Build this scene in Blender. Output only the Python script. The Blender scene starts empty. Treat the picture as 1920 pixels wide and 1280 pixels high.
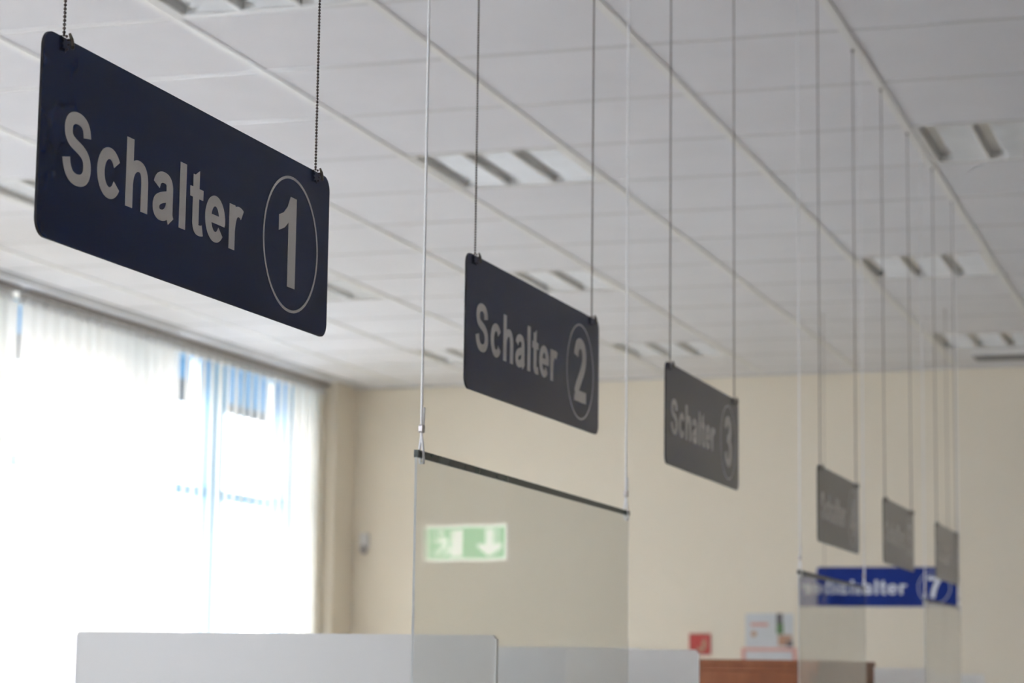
import bpy, bmesh, math, random
from mathutils import Vector, Matrix

random.seed(7)
sc = bpy.context.scene
COL = sc.collection
PI = math.pi
E = 1.30                      # eye height above the floor
HC = 1.8744 + E               # suspended ceiling
XP = -1.1108                  # vertical plane of the signs and the screens (a ceiling runner)

# ------------------------------------------------------------------ camera
cam_d = bpy.data.cameras.new('camera')
cam = bpy.data.objects.new('camera', cam_d)
COL.objects.link(cam)
yaw, pit, rol = [math.radians(v) for v in (-17.88497222, 7.95783761, 0.73277515)]
fw = Vector((math.sin(yaw)*math.cos(pit), math.cos(yaw)*math.cos(pit), math.sin(pit)))
r0 = Vector((math.cos(yaw), -math.sin(yaw), 0)); u0 = r0.cross(fw)
rr = math.cos(rol)*r0 + math.sin(rol)*u0
uu = -math.sin(rol)*r0 + math.cos(rol)*u0
cam.matrix_world = Matrix(((rr.x, uu.x, -fw.x, 0), (rr.y, uu.y, -fw.y, 0), (rr.z, uu.z, -fw.z, E), (0, 0, 0, 1)))
cam_d.sensor_width = 36
cam_d.lens = 4313.245/1920*36
cam_d.clip_start = 0.05
cam_d.clip_end = 300
cam_d.dof.use_dof = True
cam_d.dof.focus_distance = 2.62
cam_d.dof.aperture_fstop = 8.6
sc.camera = cam

# ------------------------------------------------------------------ light and exposure
world = bpy.data.worlds.new('world'); sc.world = world; world.use_nodes = True
bg = world.node_tree.nodes['Background']
bg.inputs[0].default_value = (0.835, 0.895, 1.0, 1)
bg.inputs[1].default_value = 28.0
sc.view_settings.view_transform = 'Standard'
sc.view_settings.look = 'None'
sc.view_settings.gamma = 1
sc.view_settings.use_curve_mapping = False
sc.view_settings.exposure = 0.0
sc.cycles.max_bounces = 14
sc.cycles.diffuse_bounces = 8
sc.cycles.glossy_bounces = 6
sc.cycles.transmission_bounces = 10
sc.cycles.transparent_max_bounces = 24
sc.cycles.sample_clamp_indirect = 6
def portal(y0, y1, z0, z1):   # the window openings, so that skylight is sampled through them
    d = bpy.data.lights.new('window_daylight', 'AREA'); d.shape = 'RECTANGLE'
    d.size = z1-z0; d.size_y = y1-y0
    d.cycles.is_portal = True
    o = bpy.data.objects.new('window_daylight', d); COL.objects.link(o)
    o.matrix_world = Matrix(((0, 0, -1, -6.30), (0, 1, 0, (y0+y1)/2), (1, 0, 0, (z0+z1)/2), (0, 0, 0, 1)))
BAYS = [(8.45, 14.30), (4.45, 7.95), (.45, 3.95), (-3.55, -.05), (-7.55, -4.05)]
for a, b in BAYS:
    portal(a, b, 0.5, HC-0.02)

# ------------------------------------------------------------------ materials
def principled(name, col, rough=0.5, metal=0.0, spec=0.5, ior=1.45):
    m = bpy.data.materials.new(name); m.use_nodes = True
    b = m.node_tree.nodes['Principled BSDF']
    b.inputs['Base Color'].default_value = (*col, 1)
    b.inputs['Roughness'].default_value = rough
    b.inputs['Metallic'].default_value = metal
    b.inputs['Specular IOR Level'].default_value = spec
    b.inputs['IOR'].default_value = ior
    return m
def mottle(m, c1, c2, scale, bump=0.0, bscale=None, detail=4, stretch=None):
    nt = m.node_tree; b = nt.nodes['Principled BSDF']
    tc = nt.nodes.new('ShaderNodeTexCoord'); src = tc.outputs['Object']
    if stretch:
        mp = nt.nodes.new('ShaderNodeMapping'); mp.inputs['Scale'].default_value = stretch
        nt.links.new(src, mp.inputs[0]); src = mp.outputs[0]
    n = nt.nodes.new('ShaderNodeTexNoise'); n.inputs['Scale'].default_value = scale; n.inputs['Detail'].default_value = detail
    nt.links.new(src, n.inputs['Vector'])
    r = nt.nodes.new('ShaderNodeValToRGB')
    r.color_ramp.elements[0].position = 0.35; r.color_ramp.elements[0].color = (*c1, 1)
    r.color_ramp.elements[1].position = 0.65; r.color_ramp.elements[1].color = (*c2, 1)
    nt.links.new(n.outputs['Fac'], r.inputs[0]); nt.links.new(r.outputs[0], b.inputs['Base Color'])
    if bump:
        n2 = nt.nodes.new('ShaderNodeTexNoise'); n2.inputs['Scale'].default_value = bscale or scale*8; n2.inputs['Detail'].default_value = 3
        nt.links.new(src, n2.inputs['Vector'])
        bp = nt.nodes.new('ShaderNodeBump'); bp.inputs['Strength'].default_value = bump; bp.inputs['Distance'].default_value = 0.002
        nt.links.new(n2.outputs['Fac'], bp.inputs['Height']); nt.links.new(bp.outputs[0], b.inputs['Normal'])
    return m
M = {}
M['ceiling'] = mottle(principled('mineral_fibre_tile', (.8, .8, .82), .85, spec=.3), (.79, .79, .81), (.82, .82, .84), 3, .15, 260)
M['runner'] = mottle(principled('painted_runner', (.8, .8, .78), .35), (.78, .78, .76), (.82, .82, .80), 2)
M['tee'] = mottle(principled('painted_tee', (.72, .72, .71), .30), (.60, .60, .60), (.64, .64, .64), 2)
M['wall'] = mottle(principled('cream_wall_paint', (.8, .74, .62), .75, spec=.3), (.81, .75, .64), (.825, .765, .655), 1.2, .1, 180)
M['white_wall'] = mottle(principled('white_wall_paint', (.8, .8, .78), .75, spec=.3), (.78, .78, .76), (.82, .82, .8), 1.2, .1, 180)
M['dim_wall'] = mottle(principled('taupe_wall_paint', (.25, .23, .21), .7), (.31, .28, .25), (.34, .31, .28), 1.5)
M['floor'] = mottle(principled('floor_tile', (.42, .40, .37), .4), (.58, .565, .545), (.64, .62, .60), 4)
M['navy'] = mottle(principled('navy_plastic', (.012, .025, .085), .16, ior=1.41), (.003, .014, .062), (.004, .017, .074), 5)
M['sign_edge'] = principled('black_plastic_edge', (.01, .01, .012), .6, ior=1.25)
M['blue'] = mottle(principled('blue_plastic', (.010, .060, .36), .5, ior=1.25), (.002, .018, .17), (.003, .022, .19), 5)
M['letter'] = mottle(principled('silver_grey_vinyl', (.58, .57, .54), .17), (.78, .76, .72), (.80, .78, .74), 9)
M['letter_pale'] = mottle(principled('pale_vinyl', (.75, .78, .82), .45), (.74, .77, .81), (.76, .79, .83), 9)
M['chain'] = mottle(principled('dark_nickel_chain', (.10, .085, .075), .35, 1.0), (.09, .08, .07), (.14, .11, .10), 90)
M['brass'] = mottle(principled('tarnished_connector', (.22, .19, .13), .35, 1.0), (.10, .09, .07), (.18, .16, .12), 160)
M['cord'] = mottle(principled('white_nylon_cord', (.85, .85, .85), .5), (.82, .82, .82), (.88, .88, .88), 300)
M['ferrule'] = mottle(principled('crimped_ferrule', (.55, .52, .52), .3, 1.0), (.45, .42, .42), (.65, .62, .62), 200)
M['strip'] = mottle(principled('dark_edge_strip', (.045, .055, .048), .25), (.03, .038, .033), (.07, .085, .075), 14, stretch=(1, 1, 1))
M['alu'] = mottle(principled('satin_reflector', (.76, .76, .75), .45, 1.0), (.73, .73, .72), (.79, .79, .78), 8)
M['fixture'] = mottle(principled('white_enamel', (.8, .8, .78), .3), (.79, .79, .77), (.82, .82, .8), 6)
M['tube'] = principled('unlit_tube_glass', (.85, .86, .84), .25)
M['wood'] = principled('cherry_veneer', (.25, .09, .035), .42)
mottle(M['wood'], (.23, .068, .020), (.28, .09, .028), 6, .05, 60, detail=6, stretch=(6, 6, .5))
M['counter'] = mottle(principled('grey_laminate', (.5, .5, .5), .4), (.48, .48, .48), (.53, .53, .53), 5)
M['frame'] = mottle(principled('sky_blue_frame_paint', (.20, .47, .72), .4), (.19, .46, .70), (.22, .49, .74), 3)
M['grille'] = mottle(principled('dark_vent', (.14, .16, .18), .5), (.12, .14, .16), (.16, .18, .20), 9)
M['red'] = mottle(principled('red_sign', (.55, .03, .025), .4), (.36, .020, .015), (.40, .025, .02), 9)
M['paper'] = mottle(principled('poster_paper', (.62, .65, .68), .6), (.60, .63, .66), (.64, .67, .70), 9)
M['dark_ink'] = mottle(principled('printed_dark', (.10, .09, .10), .6), (.08, .07, .08), (.14, .12, .13), 30)
M['green_ink'] = mottle(principled('printed_green', (.08, .17, .06), .6), (.06, .14, .05), (.11, .20, .08), 40)
M['tan_ink'] = mottle(principled('printed_tan', (.45, .27, .18), .6), (.38, .22, .15), (.5, .32, .22), 30)
M['pink_ink'] = mottle(principled('printed_pink', (.62, .30, .27), .6), (.60, .28, .25), (.64, .33, .30), 30)
M['plaster_out'] = mottle(principled('pale_render', (.62, .55, .50), .8), (.60, .53, .48), (.65, .58, .53), .5)
M['dark_glass'] = principled('house_window', (.15, .2, .25), .1)
M['asphalt'] = mottle(principled('paving', (.35, .34, .33), .9), (.33, .32, .31), (.38, .37, .36), .8)
M['foliage'] = mottle(principled('foliage', (.10, .2, .06), .8), (.08, .16, .05), (.14, .26, .09), 3)
M['bark'] = mottle(principled('bark', (.15, .11, .08), .9), (.12, .09, .06), (.2, .15, .11), 9)
M['device'] = mottle(principled('grey_white_plastic', (.7, .7, .7), .4), (.68, .68, .68), (.73, .73, .73), 9)
M['device_dark'] = principled('grey_lens', (.32, .30, .30), .3)
M['case_dark'] = mottle(principled('dark_grey_enamel', (.16, .16, .17), .5), (.15, .15, .16), (.18, .18, .19), 4)

def mix_mat(name, tcol, dcol, fac, rough=None):
    m = bpy.data.materials.new(name); m.use_nodes = True; nt = m.node_tree
    nt.nodes.remove(nt.nodes['Principled BSDF']); out = nt.nodes['Material Output']
    d = nt.nodes.new('ShaderNodeBsdfDiffuse'); d.inputs[0].default_value = (*dcol, 1)
    t = nt.nodes.new('ShaderNodeBsdfTranslucent'); t.inputs[0].default_value = (*tcol, 1)
    tc = nt.nodes.new('ShaderNodeTexCoord'); n = nt.nodes.new('ShaderNodeTexNoise'); n.inputs['Scale'].default_value = 60
    nt.links.new(tc.outputs['Object'], n.inputs['Vector'])
    mr = nt.nodes.new('ShaderNodeMapRange'); mr.inputs[3].default_value = fac-.03; mr.inputs[4].default_value = fac+.03
    nt.links.new(n.outputs['Fac'], mr.inputs[0])
    mx = nt.nodes.new('ShaderNodeMixShader'); nt.links.new(mr.outputs[0], mx.inputs[0])
    nt.links.new(d.outputs[0], mx.inputs[1]); nt.links.new(t.outputs[0], mx.inputs[2])
    res = mx
    if rough is not None:
        g = nt.nodes.new('ShaderNodeBsdfGlossy'); g.inputs['Roughness'].default_value = rough
        fr = nt.nodes.new('ShaderNodeFresnel'); fr.inputs[0].default_value = 1.45
        m2 = nt.nodes.new('ShaderNodeMixShader'); nt.links.new(fr.outputs[0], m2.inputs[0])
        nt.links.new(mx.outputs[0], m2.inputs[1]); nt.links.new(g.outputs[0], m2.inputs[2]); res = m2
    nt.links.new(res.outputs[0], out.inputs[0])
    return m
M['rail'] = mottle(principled('shadow_gap_rail', (.33, .30, .27), .5), (.32, .29, .26), (.35, .32, .29), 5)  # head rail coloured dark to draw the shadow gap under the ceiling
M['slat'] = mix_mat('blind_fabric', (.93, .88, .78), (.80, .78, .72), .48)
M['awning'] = mix_mat('blue_awning_fabric', (.20, .45, .62), (.25, .52, .75), .5)
M['screen'] = mix_mat('milky_acrylic', (.87, .86, .83), (.86, .845, .81), .35, .25)
M['screen_grey'] = mix_mat('grey_milky_acrylic', (.80, .80, .80), (.77, .77, .76), .35, .25)
M['screen_edge'] = mix_mat('acrylic_edge', (.9, .92, .9), (.8, .82, .8), .5, .1)

def pane_mat():               # architectural window glass
    m = bpy.data.materials.new('window_glass'); m.use_nodes = True; nt = m.node_tree
    nt.nodes.remove(nt.nodes['Principled BSDF']); out = nt.nodes['Material Output']
    t = nt.nodes.new('ShaderNodeBsdfTransparent'); t.inputs[0].default_value = (.96, .96, .96, 1)
    g = nt.nodes.new('ShaderNodeBsdfGlossy'); g.inputs['Roughness'].default_value = .02
    lw = nt.nodes.new('ShaderNodeLayerWeight'); lw.inputs[0].default_value = .5
    pw = nt.nodes.new('ShaderNodeMath'); pw.operation = 'POWER'; pw.inputs[1].default_value = 5
    ma = nt.nodes.new('ShaderNodeMath'); ma.operation = 'MULTIPLY_ADD'; ma.inputs[1].default_value = .93; ma.inputs[2].default_value = .04
    nt.links.new(lw.outputs['Facing'], pw.inputs[0]); nt.links.new(pw.outputs[0], ma.inputs[0])
    mx = nt.nodes.new('ShaderNodeMixShader')
    nt.links.new(ma.outputs[0], mx.inputs[0]); nt.links.new(t.outputs[0], mx.inputs[1]); nt.links.new(g.outputs[0], mx.inputs[2])
    nt.links.new(mx.outputs[0], out.inputs[0])
    return m
M['pane'] = pane_mat()
def acrylic():
    m = principled('clear_acrylic', (.93, .95, .94), 0.0, ior=1.49)
    nt = m.node_tree; b = nt.nodes['Principled BSDF']
    b.inputs['Transmission Weight'].default_value = 1.0
    tc = nt.nodes.new('ShaderNodeTexCoord'); mp = nt.nodes.new('ShaderNodeMapping'); mp.inputs['Scale'].default_value = (2.2, 2.2, .9)
    n = nt.nodes.new('ShaderNodeTexNoise'); n.inputs['Scale'].default_value = 1.6; n.inputs['Detail'].default_value = 1
    bp = nt.nodes.new('ShaderNodeBump'); bp.inputs['Strength'].default_value = .12; bp.inputs['Distance'].default_value = .004
    nt.links.new(tc.outputs['Object'], mp.inputs[0]); nt.links.new(mp.outputs[0], n.inputs['Vector'])
    nt.links.new(n.outputs['Fac'], bp.inputs['Height']); nt.links.new(bp.outputs[0], b.inputs['Normal'])
    return m
M['acrylic'] = acrylic()
def emis(name, col, s):
    m = bpy.data.materials.new(name); m.use_nodes = True
    b = m.node_tree.nodes['Principled BSDF']
    b.inputs['Base Color'].default_value = (*col, 1); b.inputs['Roughness'].default_value = .3
    b.inputs['Emission Color'].default_value = (*col, 1); b.inputs['Emission Strength'].default_value = s
    return m
M['exit_green'] = emis('backlit_green', (.05, .50, .18), 1.25)
M['exit_white'] = emis('backlit_white', (.85, .95, .85), 1.45)

# ------------------------------------------------------------------ mesh helpers
class MB:
    def __init__(s): s.v = []; s.f = []; s.m = []
    def quad(s, *p, mi=0):
        k = len(s.v); s.v += [tuple(q) for q in p]; s.f.append(tuple(range(k, k+len(p)))); s.m.append(mi)
    def box(s, a, b, mi=0):
        x0, y0, z0 = a; x1, y1, z1 = b; k = len(s.v)
        s.v += [(x0, y0, z0), (x1, y0, z0), (x1, y1, z0), (x0, y1, z0), (x0, y0, z1), (x1, y0, z1), (x1, y1, z1), (x0, y1, z1)]
        for f in ((0, 3, 2, 1), (4, 5, 6, 7), (0, 1, 5, 4), (1, 2, 6, 5), (2, 3, 7, 6), (3, 0, 4, 7)):
            s.f.append(tuple(k+i for i in f)); s.m.append(mi)
    def prism(s, pts, ax, a, b, mi=0):
        # closed polygon pts (2D) extruded along axis ax ('x','y','z') from a to b
        def P(p, h):
            return {'x': (h, p[0], p[1]), 'y': (p[0], h, p[1]), 'z': (p[0], p[1], h)}[ax]
        ar = sum(pts[i][0]*pts[(i+1) % len(pts)][1]-pts[(i+1) % len(pts)][0]*pts[i][1] for i in range(len(pts)))
        if ar < 0: pts = pts[::-1]
        if ax == 'y': pts = pts[::-1]
        n = len(pts); k = len(s.v)
        s.v += [P(p, a) for p in pts] + [P(p, b) for p in pts]
        s.f.append(tuple(k+i for i in range(n))[::-1]); s.m.append(mi)
        s.f.append(tuple(k+n+i for i in range(n))); s.m.append(mi)
        for i in range(n):
            j = (i+1) % n
            s.f.append((k+i, k+j, k+n+j, k+n+i)); s.m.append(mi)
    def tube(s, path, r, n=8, mi=0, cap=True):
        path = [Vector(p) for p in path]; k0 = len(s.v)
        up = Vector((0.123, 0.987, 0.1)).normalized()
        for i, p in enumerate(path):
            t = (path[min(i+1, len(path)-1)]-path[max(i-1, 0)]).normalized()
            a = t.cross(up).normalized(); b = t.cross(a)
            rad = r[i] if isinstance(r, (list, tuple)) else r
            for j in range(n):
                an = 2*PI*j/n
                s.v.append(tuple(p + a*math.cos(an)*rad + b*math.sin(an)*rad))
        for i in range(len(path)-1):
            for j in range(n):
                j2 = (j+1) % n
                s.f.append((k0+i*n+j, k0+i*n+j2, k0+(i+1)*n+j2, k0+(i+1)*n+j)); s.m.append(mi)
        if cap:
            s.f.append(tuple(k0+j for j in range(n))[::-1]); s.m.append(mi)
            e = k0+(len(path)-1)*n
            s.f.append(tuple(e+j for j in range(n))); s.m.append(mi)
    def ball(s, c, r, nu=8, nv=5, sx=1, sy=1, sz=1, mi=0):
        k = len(s.v); s.v.append((c[0], c[1], c[2]+r*sz))
        for i in range(1, nv):
            th = PI*i/nv
            for j in range(nu):
                ph = 2*PI*j/nu
                s.v.append((c[0]+r*sx*math.sin(th)*math.cos(ph), c[1]+r*sy*math.sin(th)*math.sin(ph), c[2]+r*sz*math.cos(th)))
        s.v.append((c[0], c[1], c[2]-r*sz)); last = len(s.v)-1
        for j in range(nu):
            j2 = (j+1) % nu
            s.f.append((k, k+1+j, k+1+j2)); s.m.append(mi)
            for i in range(nv-2):
                a = k+1+i*nu
                s.f.append((a+j, a+nu+j, a+nu+j2, a+j2)); s.m.append(mi)
            a = k+1+(nv-2)*nu
            s.f.append((a+j, last, a+j2)); s.m.append(mi)
    def mesh(s, name, mats, smooth=False):
        me = bpy.data.meshes.new(name); me.from_pydata(s.v, [], s.f)
        for m in (mats if isinstance(mats, (list, tuple)) else [mats]): me.materials.append(M[m])
        me.polygons.foreach_set('material_index', s.m)
        if smooth: me.polygons.foreach_set('use_smooth', [True]*len(me.polygons))
        me.update(); return me
    def build(s, name, mats, parent=None, smooth=False, bevel=0, loc=None, rotz=0):
        o = bpy.data.objects.new(name, s.mesh(name, mats, smooth)); COL.objects.link(o)
        if parent: o.parent = parent
        if loc: o.location = loc
        if rotz: o.rotation_euler.z = rotz
        if bevel:
            b = o.modifiers.new('bevel', 'BEVEL'); b.width = bevel; b.segments = 2; b.limit_method = 'ANGLE'
        return o
def thing(name, label, cat, loc=(0, 0, 0), rotz=0, group=None):
    o = bpy.data.objects.new(name, None); COL.objects.link(o); o.empty_display_size = .1
    o.location = loc; o.rotation_euler.z = rotz
    return tag(o, label, cat, group)
def tag(o, label, cat, group=None):
    o['label'] = label; o['category'] = cat
    if group: o['group'] = group
    return o
def struct(o): o['kind'] = 'structure'; return o
def copy_tree(o, parent=None):
    c = o.copy(); COL.objects.link(c)
    if parent: c.parent = parent
    for ch in list(o.children): copy_tree(ch, c)
    return c

# ------------------------------------------------------------------ the room
XL, XR, YB = -5.90, 4.3, -8.0
def yw(x): return 14.77 - (x+5.9)*0.0677           # far wall runs very slightly askew
GX0, GY0, DX, DY = -3.61086, 6.6155, 0.625, 0.6375  # ceiling grid
cells = [(1, -2), (1, 2), (0, 6), (0, 10), (-2, 2), (-2, 6), (-2, 10), (4, 2), (3, 6), (3, 10)]
# floor
f = MB(); f.prism([(XL-.5, YB-.2), (XR+.2, YB-.2), (XR+.2, yw(XR)+.2), (XL-.5, yw(XL)+.2)], 'z', -.2, 0)
struct(f.build('floor', 'floor'))
# suspended ceiling: separate tiles with open cells where the lamps sit, and the slab above
c = MB()
i0, i1 = math.floor((XL-GX0)/DX), math.ceil((XR-GX0)/DX)
j0, j1 = math.floor((YB-GY0)/DY), math.ceil((yw(XL)-GY0)/DY)
for i in range(i0, i1):
    for j in range(j0, j1):
        if (i, j) in cells: continue
        xa, xb = max(GX0+DX*i, XL-.06), min(GX0+DX*(i+1), XR)
        ya, yb = max(GY0+DY*j, YB), min(GY0+DY*(j+1), 15.0)
        pts = [(xa, ya), (xb, ya), (xb, min(yb, yw(xb)+.02)), (xa, min(yb, yw(xa)+.02))]
        if pts[2][1] <= ya or pts[3][1] <= ya: continue
        c.prism(pts, 'z', HC, HC+.015)
ceil = struct(c.build('ceiling', 'ceiling'))
s_ = MB(); s_.prism([(XL-.5, YB-.2), (XR+.2, YB-.2), (XR+.2, yw(XR)+.2), (XL-.5, yw(XL)+.2)], 'z', HC+.30, HC+.45)
s_.build('concrete_slab', 'white_wall', ceil)
for i in range(i0+1, i1):
    x = GX0+DX*i
    m = MB(); m.box((x-.015, YB, HC-.004), (x+.015, yw(x)-.0, HC+.02))
    m.build('main_runner', 'runner', ceil)
for j in range(j0+1, j1):
    y = GY0+DY*j
    xr = XR
    if y > yw(XR): xr = min(XR, XL+(14.77-y)/.0677)
    if xr <= XL+.1: continue
    m = MB(); m.box((XL, y-.012, HC-.0025), (xr, y+.012, HC+.01)); m.build('cross_tee', 'tee', ceil)
# far wall
w = MB(); w.prism([(XL-.5, yw(XL-.5)), (XR+.2, yw(XR+.2)), (XR+.2, yw(XR+.2)+.25), (XL-.5, yw(XL-.5)+.25)], 'z', 0, HC+.3)
struct(w.build('wall_back', 'wall'))
w = MB(); xa = XL+.02
w.prism([(XL, yw(XL)-.0), (XR, yw(XR)), (XR, yw(XR)-.025), (XL, yw(XL)-.025)], 'z', HC-.012, HC-.001)
struct(w.build('shade_line_trim', 'tee'))  # grey strip paints the shade line where wall meets ceiling
w = MB(); w.box((XR, YB-.2, 0), (XR+.2, yw(XR), HC+.3)); struct(w.build('wall_right', 'dim_wall'))
w = MB(); w.box((XL-.5, YB-.2, 0), (XR, YB, HC+.3)); struct(w.build('wall_front', 'wall'))
# window wall: piers between the bays, a low parapet, a thin lintel
piers = [(14.42, yw(XL)+.02), (8.0, 8.4), (4.0, 4.4), (0, .4), (-4.0, -3.6), (YB, -7.6)]
w = MB()
for a, b in piers: w.box((XL-.45, a, 0), (XL if a > 14 else XL-.10, b, HC+.3))
ys = sorted([(14.42, 8.4), (8.0, 4.4), (4.0, .4), (0, -3.6), (-4.0, -7.6)])
for b, a in ys:
    w.box((XL-.45, a, 0), (XL-.12, b, .48))
    w.box((XL-.45, a, HC-.012), (XL-.10, b, HC+.3))
struct(w.build('wall_left', 'wall'))
for b, a in ys:
    w = MB(); w.box((XL-.30, a+.0, .48), (XL-.06, b, .505)); struct(w.build('trim_2', 'runner'))
# windows
def window(n, y0, y1, mulls):
    mulls = sorted(mulls)
    root = struct(bpy.data.objects.new('window_%d' % n, None)); COL.objects.link(root); root.location = (-6.15, (y0+y1)/2, .5)
    yc = (y0+y1)/2
    m = MB(); X0, X1 = -.10, 0.0; zt = HC-.012-.5
    m.box((X0, y0-yc, 0), (X1, y0-yc+.10, zt)); m.box((X0, y1-yc-.11, 0), (X1, y1-yc, zt))
    m.box((X0, y0-yc+.10, 0), (X1, y1-yc-.11, .08)); m.box((X0, y0-yc+.10, zt-.025), (X1, y1-yc-.11, zt))
    m.build('window_frame', 'frame', root, bevel=.004)
    for a, b in mulls:
        m = MB(); m.box((X0+.01, a-yc, .08), (X1+.01, b-yc, zt-.025)); m.build('mullion', 'frame', root, bevel=.004)
    eds = [y0+.10] + [v for ab in mulls for v in ab] + [y1-.11]
    zt2 = E+.99-.5
    for k in range(0, len(eds), 2):
        a, b = eds[k]-yc, eds[k+1]-yc
        m = MB(); m.box((X0+.02, a, zt2), (X1-.01, b, zt2+.065)); m.build('transom', 'frame', root, bevel=.003)
        m = MB(); m.box((-.055, a, .08), (-.049, b, zt2)); m.box((-.055, a, zt2+.065), (-.049, b, zt-.025)); m.build('pane', 'pane', root)
        # vent sash with a dark grille under a blue fabric cassette
        zv = 1.72 if b+yc < 13.0 else 1.64; zb = 1.60
        m = MB(); m.box((X0-.06, a, E+zv-.5), (X0-.045, b, E+1.862-.5)); m.build('awning_valance', 'awning', root)
        m = MB()
        m.box((X0-.07, a, E+zv-.012-.5), (X0-.04, b, E+zv-.5)); m.box((X0-.07, a, E+zb-.02-.5), (X0-.04, b, E+zb-.5))
        q = a+.02
        while q < b-.03: m.box((X0-.065, q, E+zb-.5), (X0-.045, q+.034, E+zv-.012-.5)); q += .045
        m.build('vent_grille', 'grille', root)
window(1, 8.40, 14.30, [(12.98, 13.17), (11.60, 11.70), (10.0, 10.1)])
window(2, 4.40, 8.00, [(6.2, 6.35)])
window(3, .40, 4.00, [(2.2, 2.35)])
window(4, -3.60, 0.0, [(-1.8, -1.65)])
window(5, -7.60, -4.0, [(-5.8, -5.65)])
w = MB(); w.box((-6.35, 14.30, 0), (-6.0, 14.42, HC)); struct(w.build('trim_3', 'wall'))

# ------------------------------------------------------------------ vertical blinds
def slat_pair():
    m = MB(); W = .127; n = 6; top = E+1.795; bot = .10
    pts = []
    for k in range(n+1):
        t = k/n-.5; pts.append((.006*(1-4*t*t), t*W))
    for k in range(n):
        a, b = pts[k], pts[k+1]
        m.quad((a[0], a[1], bot), (b[0], b[1], bot), (b[0], b[1], top), (a[0], a[1], top))
    me = m.mesh('slat', 'slat', True)
    m = MB(); m.box((-.004, -.016, E+1.79), (.010, .016, E+1.815)); m.box((-.002, -.004, E+1.815), (.006, .004, E+1.845))
    return me, m.mesh('hanger_clip', 'fixture')
SL, CL = slat_pair()
XB = -5.975
def blind(label, y0, y1, angle, group='white vertical blinds along the windows'):
    t = thing('vertical_blind', label, 'blind', (XB, y0, 0), 0, group)
    m = MB(); m.box((-.025, -.06, E+1.845), (.025, y1-y0+.06, HC-.004)); m.build('head_rail', 'rail', t, bevel=.003)
    m = MB(); m.box((-.030, -.06, E+1.795), (-.024, y1-y0+.06, E+1.860)); m.build('carrier_strip', 'fixture', t)
    k = 0; y = 0
    while y < y1-y0+.01:
        a = angle(y0+y)
        o = bpy.data.objects.new('slat', SL); COL.objects.link(o); o.parent = t
        o.location = (0, y, 0); o.rotation_euler.z = math.radians(a+random.uniform(-1.5, 1.5))
        cl = bpy.data.objects.new('hanger_clip', CL); COL.objects.link(cl); cl.parent = o
        y += .1165; k += 1
    return t
def ang1(y):
    if y < 12.14: return -9 + 3*math.sin(y*5.0)
    if y < 13.80: return 36
    return 8
blind('white vertical blind at the far window, its middle slats turned open onto blue frames', 10.40, 14.38, ang1)
blind('white vertical blind with closed slats cut off at the left edge of the photo', 8.46, 10.21, lambda y: -14)
for a, b in ((4.46, 8.30),):
    tt = blind('white vertical blind with slats turned open, left outside the photo', a, b, lambda y: -55)
# ceiling track near the blinds
m = MB(); m.box((-5.86, 7.0, HC-.010), (-5.83, yw(XL)-.03, HC)); m.box((-5.80, 7.0, HC-.008), (-5.78, yw(XL)-.03, HC))
struct(m.build('trim_4', 'tee'))

# ------------------------------------------------------------------ ceiling lamps
def make_lamp():
    t = thing('ceiling_light', '', 'ceiling light')
    W, L = DX-.032, DY-.016
    m = MB(); fr = .018
    m.box((0, 0, -.002), (fr, L, .10)); m.box((W-fr, 0, -.002), (W, L, .10)); m.box((fr, 0, -.002), (W-fr, fr, .10)); m.box((fr, L-fr, -.002), (W-fr, L, .10))
    m.box((fr, fr, .09), (W-fr, L-fr, .10))
    m.build('housing', 'fixture', t)
    cw = (W-2*fr)/3
    for k in range(3):
        a = fr+k*cw; b = a+cw
        m = MB()
        m.prism([(a, 0.0), (a+.006, 0), (a+.010, .085), (a, .085)], 'y', fr, L-fr)
        m.box((a+.008, fr, .030), (a+.060, L-fr, .034))
        m.prism([(a+.058, 0.012), (a+.061, .012), (a+.066, .085), (a+.058, .085)], 'y', fr, L-fr)
        m.prism([(b, 0.0), (b-.004, .0), (b-.020, .034), (b-.03, .075), (b, .075)], 'y', fr, L-fr)
        m.build('reflector', 'alu', t)
        m = MB(); n = 12
        for q in range(n):
            y = fr + (q+.5)*(L-2*fr)/n
            m.prism([(y-.001, .001), (y+.001, .001), (y+.006, .045), (y-.006, .045)], 'x', a+.060, b-.004)
        m.build('louvre', 'alu', t)
        m = MB(); m.tube([((a+b)/2+.02, fr+.02, .072), ((a+b)/2+.02, L-fr-.02, .072)], .013, 10)
        m.build('tube', 'tube', t, smooth=True)
    return t
lamp0 = make_lamp()
LL = {(1, -2): 'louvred ceiling light cut off by the top edge beside the nearest sign, with bright glints',
      (1, 2): 'louvred ceiling light between the first and second signs, three dark stripes',
      (0, 6): 'louvred ceiling light partly hidden behind the second sign',
      (0, 10): 'small far louvred ceiling light seen between the second and third signs near the cream wall',
      (-2, 2): 'louvred ceiling light cut by the left edge, behind the nearest sign',
      (-2, 6): 'louvred ceiling light peeking out right of the nearest sign, glinting white',
      (-2, 10): 'faint far louvred ceiling light just left of the second sign',
      (4, 2): 'large louvred ceiling light cut by the right edge, topmost of the right row',
      (3, 6): 'louvred ceiling light at right, middle one of the right row',
      (3, 10): 'louvred ceiling light at far right, just above the dark ceiling unit'}
for k, ij in enumerate(cells):
    o = lamp0 if k == 0 else copy_tree(lamp0)
    o.location = (GX0+DX*ij[0]+.016, GY0+DY*ij[1]+.008, HC)
    o['label'] = LL[ij]; o['group'] = 'louvred lights in the ceiling grid'

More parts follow.
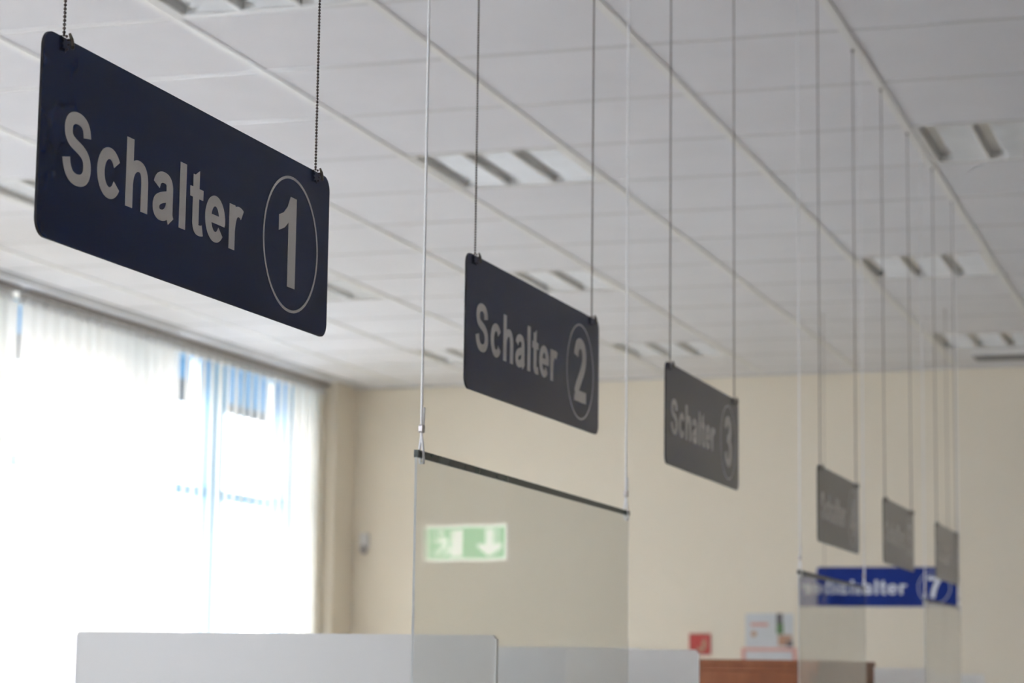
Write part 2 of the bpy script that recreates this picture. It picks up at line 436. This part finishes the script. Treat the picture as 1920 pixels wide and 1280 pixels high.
# ------------------------------------------------------------------ lettering (centre lines, millimetres; x from the glyph's left, y from the baseline)
def bez(p0, p1, p2, p3, n=10):
    return [tuple(((1-t)**3)*a+3*((1-t)**2)*t*b+3*(1-t)*t*t*c_+t**3*d for a, b, c_, d in zip(p0, p1, p2, p3)) for t in [k/n for k in range(1, n+1)]]
def path(*seg):
    pts = [seg[0]]; cur = seg[0]
    for s in seg[1:]:
        if len(s) == 2: pts.append(s); cur = s
        else: pts += bez(cur, (s[0], s[1]), (s[2], s[3]), (s[4], s[5])); cur = (s[4], s[5])
    return pts
def arc(cx, cy, rx, ry, a0, a1, n=40):
    return [(cx+rx*math.cos(math.radians(a0+(a1-a0)*k/n)), cy+ry*math.sin(math.radians(a0+(a1-a0)*k/n))) for k in range(n+1)]
G = {
 'S': [('s', path((49.3, 51.5), (48.5, 63, 41, 67.8, 29, 67.8), (17, 67.8, 10.7, 62, 10.7, 54.5), (10.7, 43, 22, 41.5, 30, 39), (40, 36.5, 51, 33, 51, 20.8), (51, 10, 42, 5.2, 30, 5.2), (17, 5.2, 9.5, 12, 7.6, 24.5)))],
 'c': [('s', arc(26.3, 26.6, 18.6, 20.7, 33, 329))],
 'h': [('p', [(0, 0), (15.5, 0), (15.5, 73.5), (0, 73.5)]), ('s', path((42.5, 0), (42.5, 30), (42.5, 42, 37, 47.3, 28.5, 47.3), (20, 47.3, 10, 42, 8, 28)))],
 'a': [('s', path((8, 37), (10.5, 44.5, 16, 47.6, 25, 47.6), (35, 47.6, 39.2, 44, 39.2, 36), (39.2, 14), (39.2, 9, 40.2, 6.5, 43.2, 2.2))), ('s', path((38.5, 29.5), (30, 26.8, 24, 26.3, 18, 24), (10, 21, 7.5, 18, 7.5, 14), (7.5, 8.5, 12, 5.4, 18, 5.4), (28, 5.4, 37, 10, 38.5, 21)))],
 'l': [('p', [(0, 0), (15.5, 0), (15.5, 73.5), (0, 73.5)])],
 't': [('s', path((15, 67), (15, 15), (15, 8, 18, 5.6, 24, 5.6), (28, 5.6, 30, 6, 33, 7))), ('p', [(7.2, 64), (22.8, 73), (22.8, 52), (7.2, 52)]), ('p', [(0, 41), (33, 41), (33, 52.5), (0, 52.5)])],
 'e': [('s', arc(26, 26.6, 18.4, 20.7, -8, 322)), ('p', [(10, 21.5), (50.8, 21.5), (50.5, 31), (10, 31)])],
 'r': [('p', [(0, 0), (15.5, 0), (15.5, 52.5), (0, 52.5)]), ('s', path((8, 24), (9.5, 38, 15, 46.7, 25, 46.7), (29, 46.7, 32, 46, 35, 44)))],
 '1': [('p', [(20, 0), (35, 0), (35, 73.5), (23, 73.5), (20, 66)]), ('p', [(23, 73.5), (17.5, 64.5), (10, 58.5), (1, 55.2), (1, 42.5), (12, 46.5), (21, 53)])],
 '2': [('s', path((7.8, 52), (9, 63, 15, 67.7, 25, 67.7), (35, 67.7, 41, 62, 41, 53.5), (41, 44, 34, 37, 26, 29), (18, 21.5, 12, 16, 8, 8))), ('p', [(0, 0), (49, 0), (49, 13), (8, 13), (1.5, 7)])],
 '3': [('s', path((8, 55), (9.5, 64, 15, 67.8, 24, 67.8), (34, 67.8, 39.5, 62, 39.5, 54.5), (39.5, 45, 32, 40.5, 19, 40.5))), ('s', path((19, 40.5), (34, 40, 42, 33, 42, 22), (42, 11, 34, 5, 24.5, 5), (15, 5, 8.5, 10, 7.3, 20)))],
 '4': [('p', [(29, 0), (43.5, 0), (43.5, 73.5), (29, 73.5)]), ('p', [(0, 15), (51, 15), (51, 27), (0, 27)]), ('p', [(0, 26), (15, 26), (43.5, 73.5), (30, 73.5)])],
 '5': [('p', [(10, 60.5), (46, 60.5), (46, 73), (10, 73)]), ('p', [(10, 73), (23, 73), (18, 38), (3.5, 36)]), ('s', path((12, 38), (17, 43.5, 22, 44, 26, 44), (36, 44, 42.5, 36, 42.5, 24.5), (42.5, 12, 35, 5.2, 25, 5.2), (15, 5.2, 9, 10, 7.7, 20)))],
 '6': [('s', arc(25.5, 24.5, 17.8, 19.3, 0, 360)), ('s', path((8, 26), (7, 50, 14, 67.8, 28, 67.8), (36, 67.8, 40.5, 63, 42, 55)))],
 '7': [('p', [(1, 60.5), (49, 60.5), (49, 73), (1, 73)]), ('s', path((43.5, 64), (31, 48, 22, 28, 19, 0)))],
}
WV, WH = 15.4, 12.0
def add_glyph(mb, ch, ox, oz, sc_=1.0, sx=1.0, th=.0004):
    k = .001*sc_
    for kind, pts in G[ch]:
        th += .00006
        if kind == 'p':
            mb.prism([(ox+p[0]*k*sx, oz+p[1]*k) for p in pts], 'y', -th, 0)
        else:
            n = len(pts); L_, R_ = [], []
            for i, p in enumerate(pts):
                a = pts[max(i-1, 0)]; b = pts[min(i+1, n-1)]
                tx, ty = b[0]-a[0], b[1]-a[1]; d = math.hypot(tx, ty); tx /= d; ty /= d
                hw = .5*math.sqrt((WV*ty)**2+(WH*tx)**2)
                L_.append((p[0]-ty*hw, p[1]+tx*hw)); R_.append((p[0]+ty*hw, p[1]-tx*hw))
            q = lambda p, y: (ox+p[0]*k*sx, y, oz+p[1]*k)
            for i in range(n-1):
                mb.quad(q(R_[i], -th), q(R_[i+1], -th), q(L_[i+1], -th), q(L_[i], -th))
                mb.quad(q(L_[i], -th), q(L_[i+1], -th), q(L_[i+1], 0), q(L_[i], 0))
                mb.quad(q(R_[i+1], -th), q(R_[i], -th), q(R_[i], 0), q(R_[i+1], 0))
            for i, s2 in ((0, 1), (n-1, -1)):
                mb.quad(q(L_[i], -th), q(R_[i], -th), q(R_[i], 0), q(L_[i], 0))
WORD = [('S', 45), ('c', 117.5), ('h', 180.5), ('a', 243.5), ('l', 307), ('t', 333), ('e', 373), ('r', 436.5)]
SL_, SH_, TH = .735, .206, .003
def rrect(x0, z0, x1, z1, r, n=8):
    p = []
    for cx, cz, a in ((x1-r, z1-r, 0), (x0+r, z1-r, 90), (x0+r, z0+r, 180), (x1-r, z0+r, 270)):
        for k in range(n+1):
            an = math.radians(a+90*k/n); p.append((cx+r*math.cos(an), cz+r*math.sin(an)))
    return p
def chain_mesh(h):            # ball chain hanging from z=h down to z=0, connector ring folded through the hole
    m = MB(); z = h-.002
    while z > .004:
        m.ball((0, 0, z), .00185); z -= .0040
    m.tube([(0, 0, h), (0, 0, .002)], .0005, 5)
    # last beads loop through the hole from front to back
    for k in range(-5, 6):
        a = k/5*PI*.95
        y = -.0052*math.sin(a); zz = -.0055+.0085*math.cos(a)
        m.ball((0.0012*k/5, y, zz), .0016, 7, 4)
    m.box((-.004, -.004, h-.006), (.004, .004, h))
    return m.mesh('chain', 'chain', True)
def conn_mesh():
    m = MB()
    m.tube([(.0010, -.0058, .0045), (.0020, -.0075, -.0010), (.0040, -.0080, -.0080)], [.0013, .0020, .0019], 8)
    m.ball((.0042, -.0080, -.0095), .0020, 8, 5)
    return m.mesh('chain_connector', 'brass', True)
CONN = conn_mesh(); CH = {}
def sign(digit, pos, rotz, label, group, blue=False, ring=True, digit_w=1.0):
    t = thing('hanging_sign', label, 'sign', pos, rotz, group)    # pos: lower left corner of the plate
    pl = MB(); pl.prism(rrect(0, 0, SL_, SH_, .018), 'y', 0, TH)
    nf = len(pl.f); pl.m = [0 if (i < 2) else 1 for i in range(nf)]
    plate = pl.build('plate', ['blue' if blue else 'navy', 'blue' if blue else 'sign_edge'], t)
    lm = 'letter_pale' if blue else 'letter'
    wd = MB()
    for ch, x in WORD: add_glyph(wd, ch, x*.001, .0635)
    wd.build('lettering', lm, t)
    if digit:
        dg = MB(); add_glyph(dg, digit, .616-.0375*(1.02 if digit != '1' else 1.06), .046, 112/73.5); dg.build('number', lm, t)
        rg = MB(); n = 72; ro, ri = .0842, .0808
        for k in range(n):
            a, b = 2*PI*k/n, 2*PI*(k+1)/n
            P = lambda r, q, y: (.616+r*math.cos(q), y, .0995+r*math.sin(q))
            rg.quad(P(ri, a, -.0004), P(ro, a, -.0004), P(ro, b, -.0004), P(ri, b, -.0004))
            rg.quad(P(ro, a, -.0004), P(ro, a, 0), P(ro, b, 0), P(ro, b, -.0004))
            rg.quad(P(ri, a, 0), P(ri, a, -.0004), P(ri, b, -.0004), P(ri, b, 0))
        rg.build('number_ring', lm, t)
    h = HC-.004-pos[2]-SH_
    key = round(h, 3)
    if key not in CH: CH[key] = chain_mesh(h)
    for x in (.0415, SL_-.0445):
        ch = bpy.data.objects.new('chain', CH[key]); COL.objects.link(ch); ch.parent = t; ch.location = (x, TH/2, SH_)
        cn = bpy.data.objects.new('chain_connector', CONN); COL.objects.link(cn); cn.parent = ch
    return t
def far_angle(y0, yfar):      # yaw so that the far edge lies on the sight line through (XP, yfar)
    d = Vector((XP, yfar)).normalized(); n0 = Vector((XP, y0))
    b = d.dot(n0); c_ = n0.length_squared-SL_**2
    s2 = b*b-c_
    if s2 < 0: return PI/2
    t_ = b+math.sqrt(s2)
    v = d*t_-n0
    return math.atan2(v.y, v.x)
GS = 'navy counter signs hanging in a row'
spec = [('1', 1.940, 2.675, .4045, 'large navy sign hanging nearest, reading Schalter 1'),
        ('2', 3.217, 3.955, .4060, 'navy sign hanging second in the row, reading Schalter 2'),
        ('3', 4.450, 5.135, .3990, 'grey-looking navy sign in the middle of the row, reading Schalter 3'),
        ('4', 6.141, 6.813, .3350, 'blurred sign reading Schalter 4, above the left part of the blue Schalter 7 sign'),
        ('5', 7.293, 7.969, .3300, 'small blurred sign reading Schalter 5, between the fourth and last signs of the row'),
        ('6', 8.548, 9.219, .3280, 'farthest small blurred sign of the row, reading 6, overlapping the blue sign')]
for dg, ya, yb, z0, lab in spec:
    sign(dg, (XP, ya, z0+E), far_angle(ya, yb) if dg not in '12' else PI/2, lab, GS)
sign('7', (-2.199, 12.10, .317+E), -.012, 'bright blue sign facing the camera low at right, reading Schalter 7', None, blue=True)
o = sign(None, (-.42, 12.10, .317+E), 0, 'blue sign right of the photo, seen only mirrored in the second screen', None, blue=True)

# ------------------------------------------------------------------ hanging acrylic screens
def screen(label, ya, yb, za, zb, zbot=-.26):
    t = thing('hanging_screen', label, 'protective screen', (XP, ya, za+E), PI/2, 'clear screens hanging on white cords')
    L = yb-ya; dz = zb-za; T = .005; b0 = zbot-za; y0 = -T/2
    m = MB(); m.prism([(0, b0), (L, b0), (L, dz-.009), (0, -.009)], 'y', -.0018, .0018); m.m = [0, 0, 1, 1, 1, 1]; m.build('pane', ['acrylic', 'screen_edge'], t)
    m = MB(); m.prism([(0, -.0105), (L, dz-.0085), (L, dz), (0, 0)], 'y', y0-.0006, T/2+.0006); m.build('edge_strip', 'strip', t)
    top = HC-.004-za-E
    for x, zz in ((.020, 0), (L-.018, dz)):
        m = MB(); r = .0019
        m.tube([(x, 0, top), (x, 0, zz+.036), (x-.0015, 0, zz+.026)], r, 8)                       # hanging run
        m.tube([(x+.0075, -.001, zz+.062), (x+.006, -.001, zz+.045), (x+.0035, -.001, zz+.026)], r, 8)  # loose tail
        lp = [(x, 0, zz+.028)]
        for k in range(13):
            a = PI*k/12
            lp.append((x+.0015-.0065*math.sin(a)*1.0, -.0052*1.0, zz+.012-.026*(k/12)))
        m.tube([(x-.001, 0, zz+.028), (x-.0045, -.004, zz+.008), (x-.0055, -.0055, zz-.004), (x-.004, -.0055, zz-.013), (x+.0005, -.004, zz-.017),
                (x+.001, .004, zz-.017), (x+.0045, .0055, zz-.012), (x+.0065, .0055, zz-.004), (x+.006, .004, zz+.008), (x+.0025, 0, zz+.028)], r, 8)
        c1 = m.build('cord', 'cord', t, smooth=True)
        m = MB(); m.prism(rrect(x-.0045, zz+.026, x+.0065, zz+.037, .002, 3), 'y', -.003, .003); m.build('ferrule', 'ferrule', c1, bevel=.0006)
        m = MB(); m.box((x-.006, -.006, top-.006), (x+.006, .006, top)); m.build('ceiling_clip', 'fixture', c1)
screen('clear hanging screen in the centre below the second sign, mirroring the green exit sign', 3.012, 4.163, .294, .284)
screen('clear hanging screen in front of the left half of the blue Schalter 7 sign', 5.854, 6.916, .246, .240)
screen('farthest clear hanging screen, in front of the right end of the blue Schalter 7 sign', 8.215, 9.249, .244, .242)

# ------------------------------------------------------------------ counters, dividers, cabinet
def counter(label, ya, yb):
    t = thing('service_counter', label, 'counter', (-1.62, (ya+yb)/2, 0), 0, 'service counters below the screens')
    L = (yb-ya)/2
    m = MB(); m.box((-.45, -L, .0), (.30, L, .94)); m.build('body', 'counter', t, bevel=.004)
    m = MB(); m.box((-.62, -L, .94), (.62, L, .97)); m.build('worktop', 'fixture', t, bevel=.006)
counter('grey service counter under the nearest screens, below the frame', 1.5, 6.1)
counter('grey service counter beyond the wooden cabinet, below the frame', 7.6, 11.4)
def divider(label, x0, x1, y, ztop, pm='screen', em='ferrule'):
    t = thing('divider_panel', label, 'divider', ((x0+x1)/2, y, .97), 0, 'frosted divider panels on the counters')
    w2 = (x1-x0)/2; h = E+ztop-.97; T = .008
    m = MB(); m.prism(rrect(-w2+.003, .0, w2-.003, h, .006, 4), 'y', -T/2, T/2); m.build('panel', pm, t)
    m = MB(); m.box((w2-.004, -T/2-.0005, 0), (w2, T/2+.0005, h-.006)); m.build('edge', 'fixture', t)  # white edge colour stands in for light passing out of the acrylic
    m = MB(); m.box((-w2, -T/2-.0005, 0), (-w2+.003, T/2+.0005, h-.006)); m.build('edge', em, t)
divider('widest frosted white divider panel at the lower left, nearest to the camera', -1.895, -1.150, 3.50, .0440)
divider('frosted grey divider panel just right of the widest one, behind it', -2.20, -1.30, 5.00, .0370, 'screen_grey')
divider('frosted white divider panel ending at the red fire sign beside the wooden cabinet', -1.395, -1.103, 4.71, .0325, em='fixture')
divider('frosted divider panel right of the wooden cabinet', -1.75, -1.115, 8.47, .0005)
divider('farthest low frosted divider panel at the lower right', -1.75, -1.115, 10.10, -.021)
t = thing('wooden_cabinet', 'reddish brown wooden cabinet between the frosted divider panels', 'cabinet', (-1.60, 6.88, 0))
m = MB(); m.box((-.44, -.51, .0), (.44, .51, E+.003)); m.build('body', 'wood', t, bevel=.002)
m = MB(); m.box((-.442, -.512, E+.003), (.444, .512, E+.0185)); m.build('top_panel', 'wood', t, bevel=.002)
m = MB(); m.box((-.425, -.526, .06), (-.005, -.511, E-.012)); d_ = m.build('door', 'wood', t, bevel=.002)
m = MB(); m.tube([(-.03, -.54, .80), (-.03, -.54, .92)], .005, 8); m.build('handle', 'ferrule', d_)
m = MB(); m.box((.005, -.526, .06), (.425, -.511, E-.012)); d_ = m.build('door', 'wood', t, bevel=.002)
m = MB(); m.tube([(.03, -.54, .80), (.03, -.54, .92)], .005, 8); m.build('handle', 'ferrule', d_)

# ------------------------------------------------------------------ on the far wall
def wy(x): return yw(x)-.0005
RW = math.atan(-.0677)
t = thing('fire_sign', 'small square red fire equipment sign on the cream wall', 'sign', (-3.412, wy(-3.412), E+.070), RW)
m = MB(); m.box((-.072, -.006, 0), (.072, 0, .134)); m.build('plate', 'red', t, bevel=.002)
m = MB()
m.prism([(-.010, .018), (.018, .020), (.040, .045), (.042, .075), (.026, .118), (.024, .088), (.008, .066), (.020, .048), (.004, .040), (-.004, .052), (-.018, .036)], 'y', -.0072, -.006)
m.build('flame_symbol', 'tan_ink', t)
t = thing('poster', 'pale poster with small pictures along its right side, above the cabinet', 'poster', (-3.11, wy(-3.11), E+.120), RW)
m = MB(); m.box((0, -.003, 0), (.315, 0, .215)); m.build('sheet', 'paper', t)
m = MB(); m.box((.205, -.004, .150), (.245, -.003, .215)); m.build('picture', 'dark_ink', t)
m = MB(); m.box((.205, -.004, .085), (.250, -.003, .150)); m.build('picture', 'green_ink', t)
m = MB(); m.box((.215, -.004, .012), (.305, -.003, .080)); m.build('picture', 'tan_ink', t)
m = MB(); m.box((.270, -.005, .004), (.312, -.004, .045)); m.build('picture', 'dark_ink', t)
m = MB(); m.ball((.055, -.003, .085), .02, 12, 6, 1, .05, 1); m.build('picture', 'tan_ink', t)
m = MB(); m.box((.035, -.004, .135), (.150, -.003, .155)); m.build('heading', 'pink_ink', t)
t = thing('notice_sheet', 'red bordered notice sheet right below the pale poster', 'notice', (-3.135, wy(-3.135), E-.16), RW)
m = MB(); m.box((0, -.003, 0), (.36, 0, .277)); m.build('border', 'pink_ink', t)
m = MB(); m.box((.025, -.004, .02), (.335, -.003, .258)); m.build('sheet', 'paper', t)
m = MB()
for k in range(8): m.box((.06+.034*k, -.0045, .13), (.066+.034*k, -.004, .19))
m.build('print', 'dark_ink', t)
t = thing('wall_sensor', 'small white and grey sensor on the cream wall near the window corner', 'sensor', (-5.80, wy(-5.80)-.001, E+.72), RW)
m = MB(); m.prism(rrect(-.030, .045, .030, .150, .014), 'y', -.045, 0); m.build('housing', 'device', t, bevel=.004)
m = MB(); m.ball((0, -.035, .040), .030, 12, 8, 1, .9, 1.2); m.build('lens', 'device_dark', t, smooth=True)
# ceiling unit near the far wall
t = thing('ceiling_unit', 'flat grey unit with a dark underside under the ceiling at the far right', 'ceiling unit', (-1.56, 13.72, HC-.034))
m = MB(); m.box((0, 0, .003), (2.4, .26, .034)); m.build('housing', 'fixture', t)
m = MB(); m.box((.005, .005, 0), (2.395, .255, .003)); m.build('underside', 'case_dark', t)

# ------------------------------------------------------------------ exit sign hanging on the right, mirrored in the screen
t = thing('exit_sign', 'green backlit exit sign with a running figure and arrow, mirrored in the centre screen', 'exit sign', (1.42, 10.6, E+.49), .1)
m = MB(); m.box((-.205, 0, 0), (.205, .05, .175)); m.build('housing', 'fixture', t, bevel=.004)
m = MB(); m.box((-.195, -.002, .012), (.195, 0, .163)); m.build('face', 'exit_green', t)
m = MB()
m.box((-.205, -.003, 0), (.205, 0, .014)); m.box((-.205, -.003, .161), (.205, 0, .175)); m.box((-.205, -.003, .014), (-.192, 0, .161)); m.box((.192, -.003, .014), (.205, 0, .161))
m.build('border', 'exit_white', t)
m = MB(); ax = -.115
m.prism([(ax-.018, .155), (ax+.018, .155), (ax+.018, .080), (ax+.055, .085), (ax+.055, .065), (ax, .022), (ax-.055, .065), (ax-.055, .085), (ax-.018, .080)], 'y', -.0035, -.002)
m.build('arrow', 'exit_white', t)
m = MB()
m.prism([(.025, .022), (.085, .022), (.085, .150), (.025, .150)], 'y', -.003, -.002)
m.build('door_symbol', 'exit_white', t)
m = MB()
m.tube([(.125, -.003, .118), (.108, -.003, .075)], .012, 8); m.ball((.13, -.003, .138), .012, 10, 6, 1, .15, 1)
m.tube([(.108, -.003, .078), (.135, -.003, .055), (.150, -.003, .028)], .007, 6); m.tube([(.108, -.003, .075), (.090, -.003, .055), (.115, -.003, .030)], .007, 6)
m.tube([(.122, -.003, .112), (.095, -.003, .098)], .006, 6); m.tube([(.122, -.003, .112), (.150, -.003, .095)], .006, 6)
m.build('running_figure', 'exit_white', t)
for x in (-.15, .15):
    m = MB(); m.tube([(x, .025, .175), (x, .025, HC-E-.49-.012)], .003, 8); m.build('suspension_rod', 'fixture', t)

# ------------------------------------------------------------------ outside
m = MB(); m.box((-8.5, -8.2, HC+.05), (-6.36, 15.4, HC+.30)); struct(m.build('added_overhang', 'white_wall'))   # unseen overhang, added to shade the upper part of the blinds
g = MB(); g.box((-60, -50, -.6), (-6.4, 60, -.5)); struct(g.build('ground', 'asphalt'))
t = thing('apartment_building', 'pale building across the street, washed out white beyond the open slats', 'building', (-27, 16, -.5))
m = MB(); m.box((-9, -52, 0), (0, 52, 11.0)); m.build('wall', 'plaster_out', t)
m = MB(); m.prism([(-9.5, 11.0), (.5, 11.0), (-4.5, 13.4)], 'y', -52.4, 52.4); m.build('roof', 'tan_ink', t)
wm = MB(); wm.box((0, -.65, -.1), (.06, .65, 1.6)); wme = wm.mesh('window_surround', 'fixture')
pm = MB(); pm.box((.06, -.52, 0), (.07, .52, 1.5)); pme = pm.mesh('pane', 'dark_glass')
for k in range(28):
    for q in range(3):
        o = bpy.data.objects.new('window_surround', wme); COL.objects.link(o); o.parent = t; o.location = (0, -50+3.7*k, 1.2+3.3*q)
        p = bpy.data.objects.new('pane', pme); COL.objects.link(p); p.parent = o
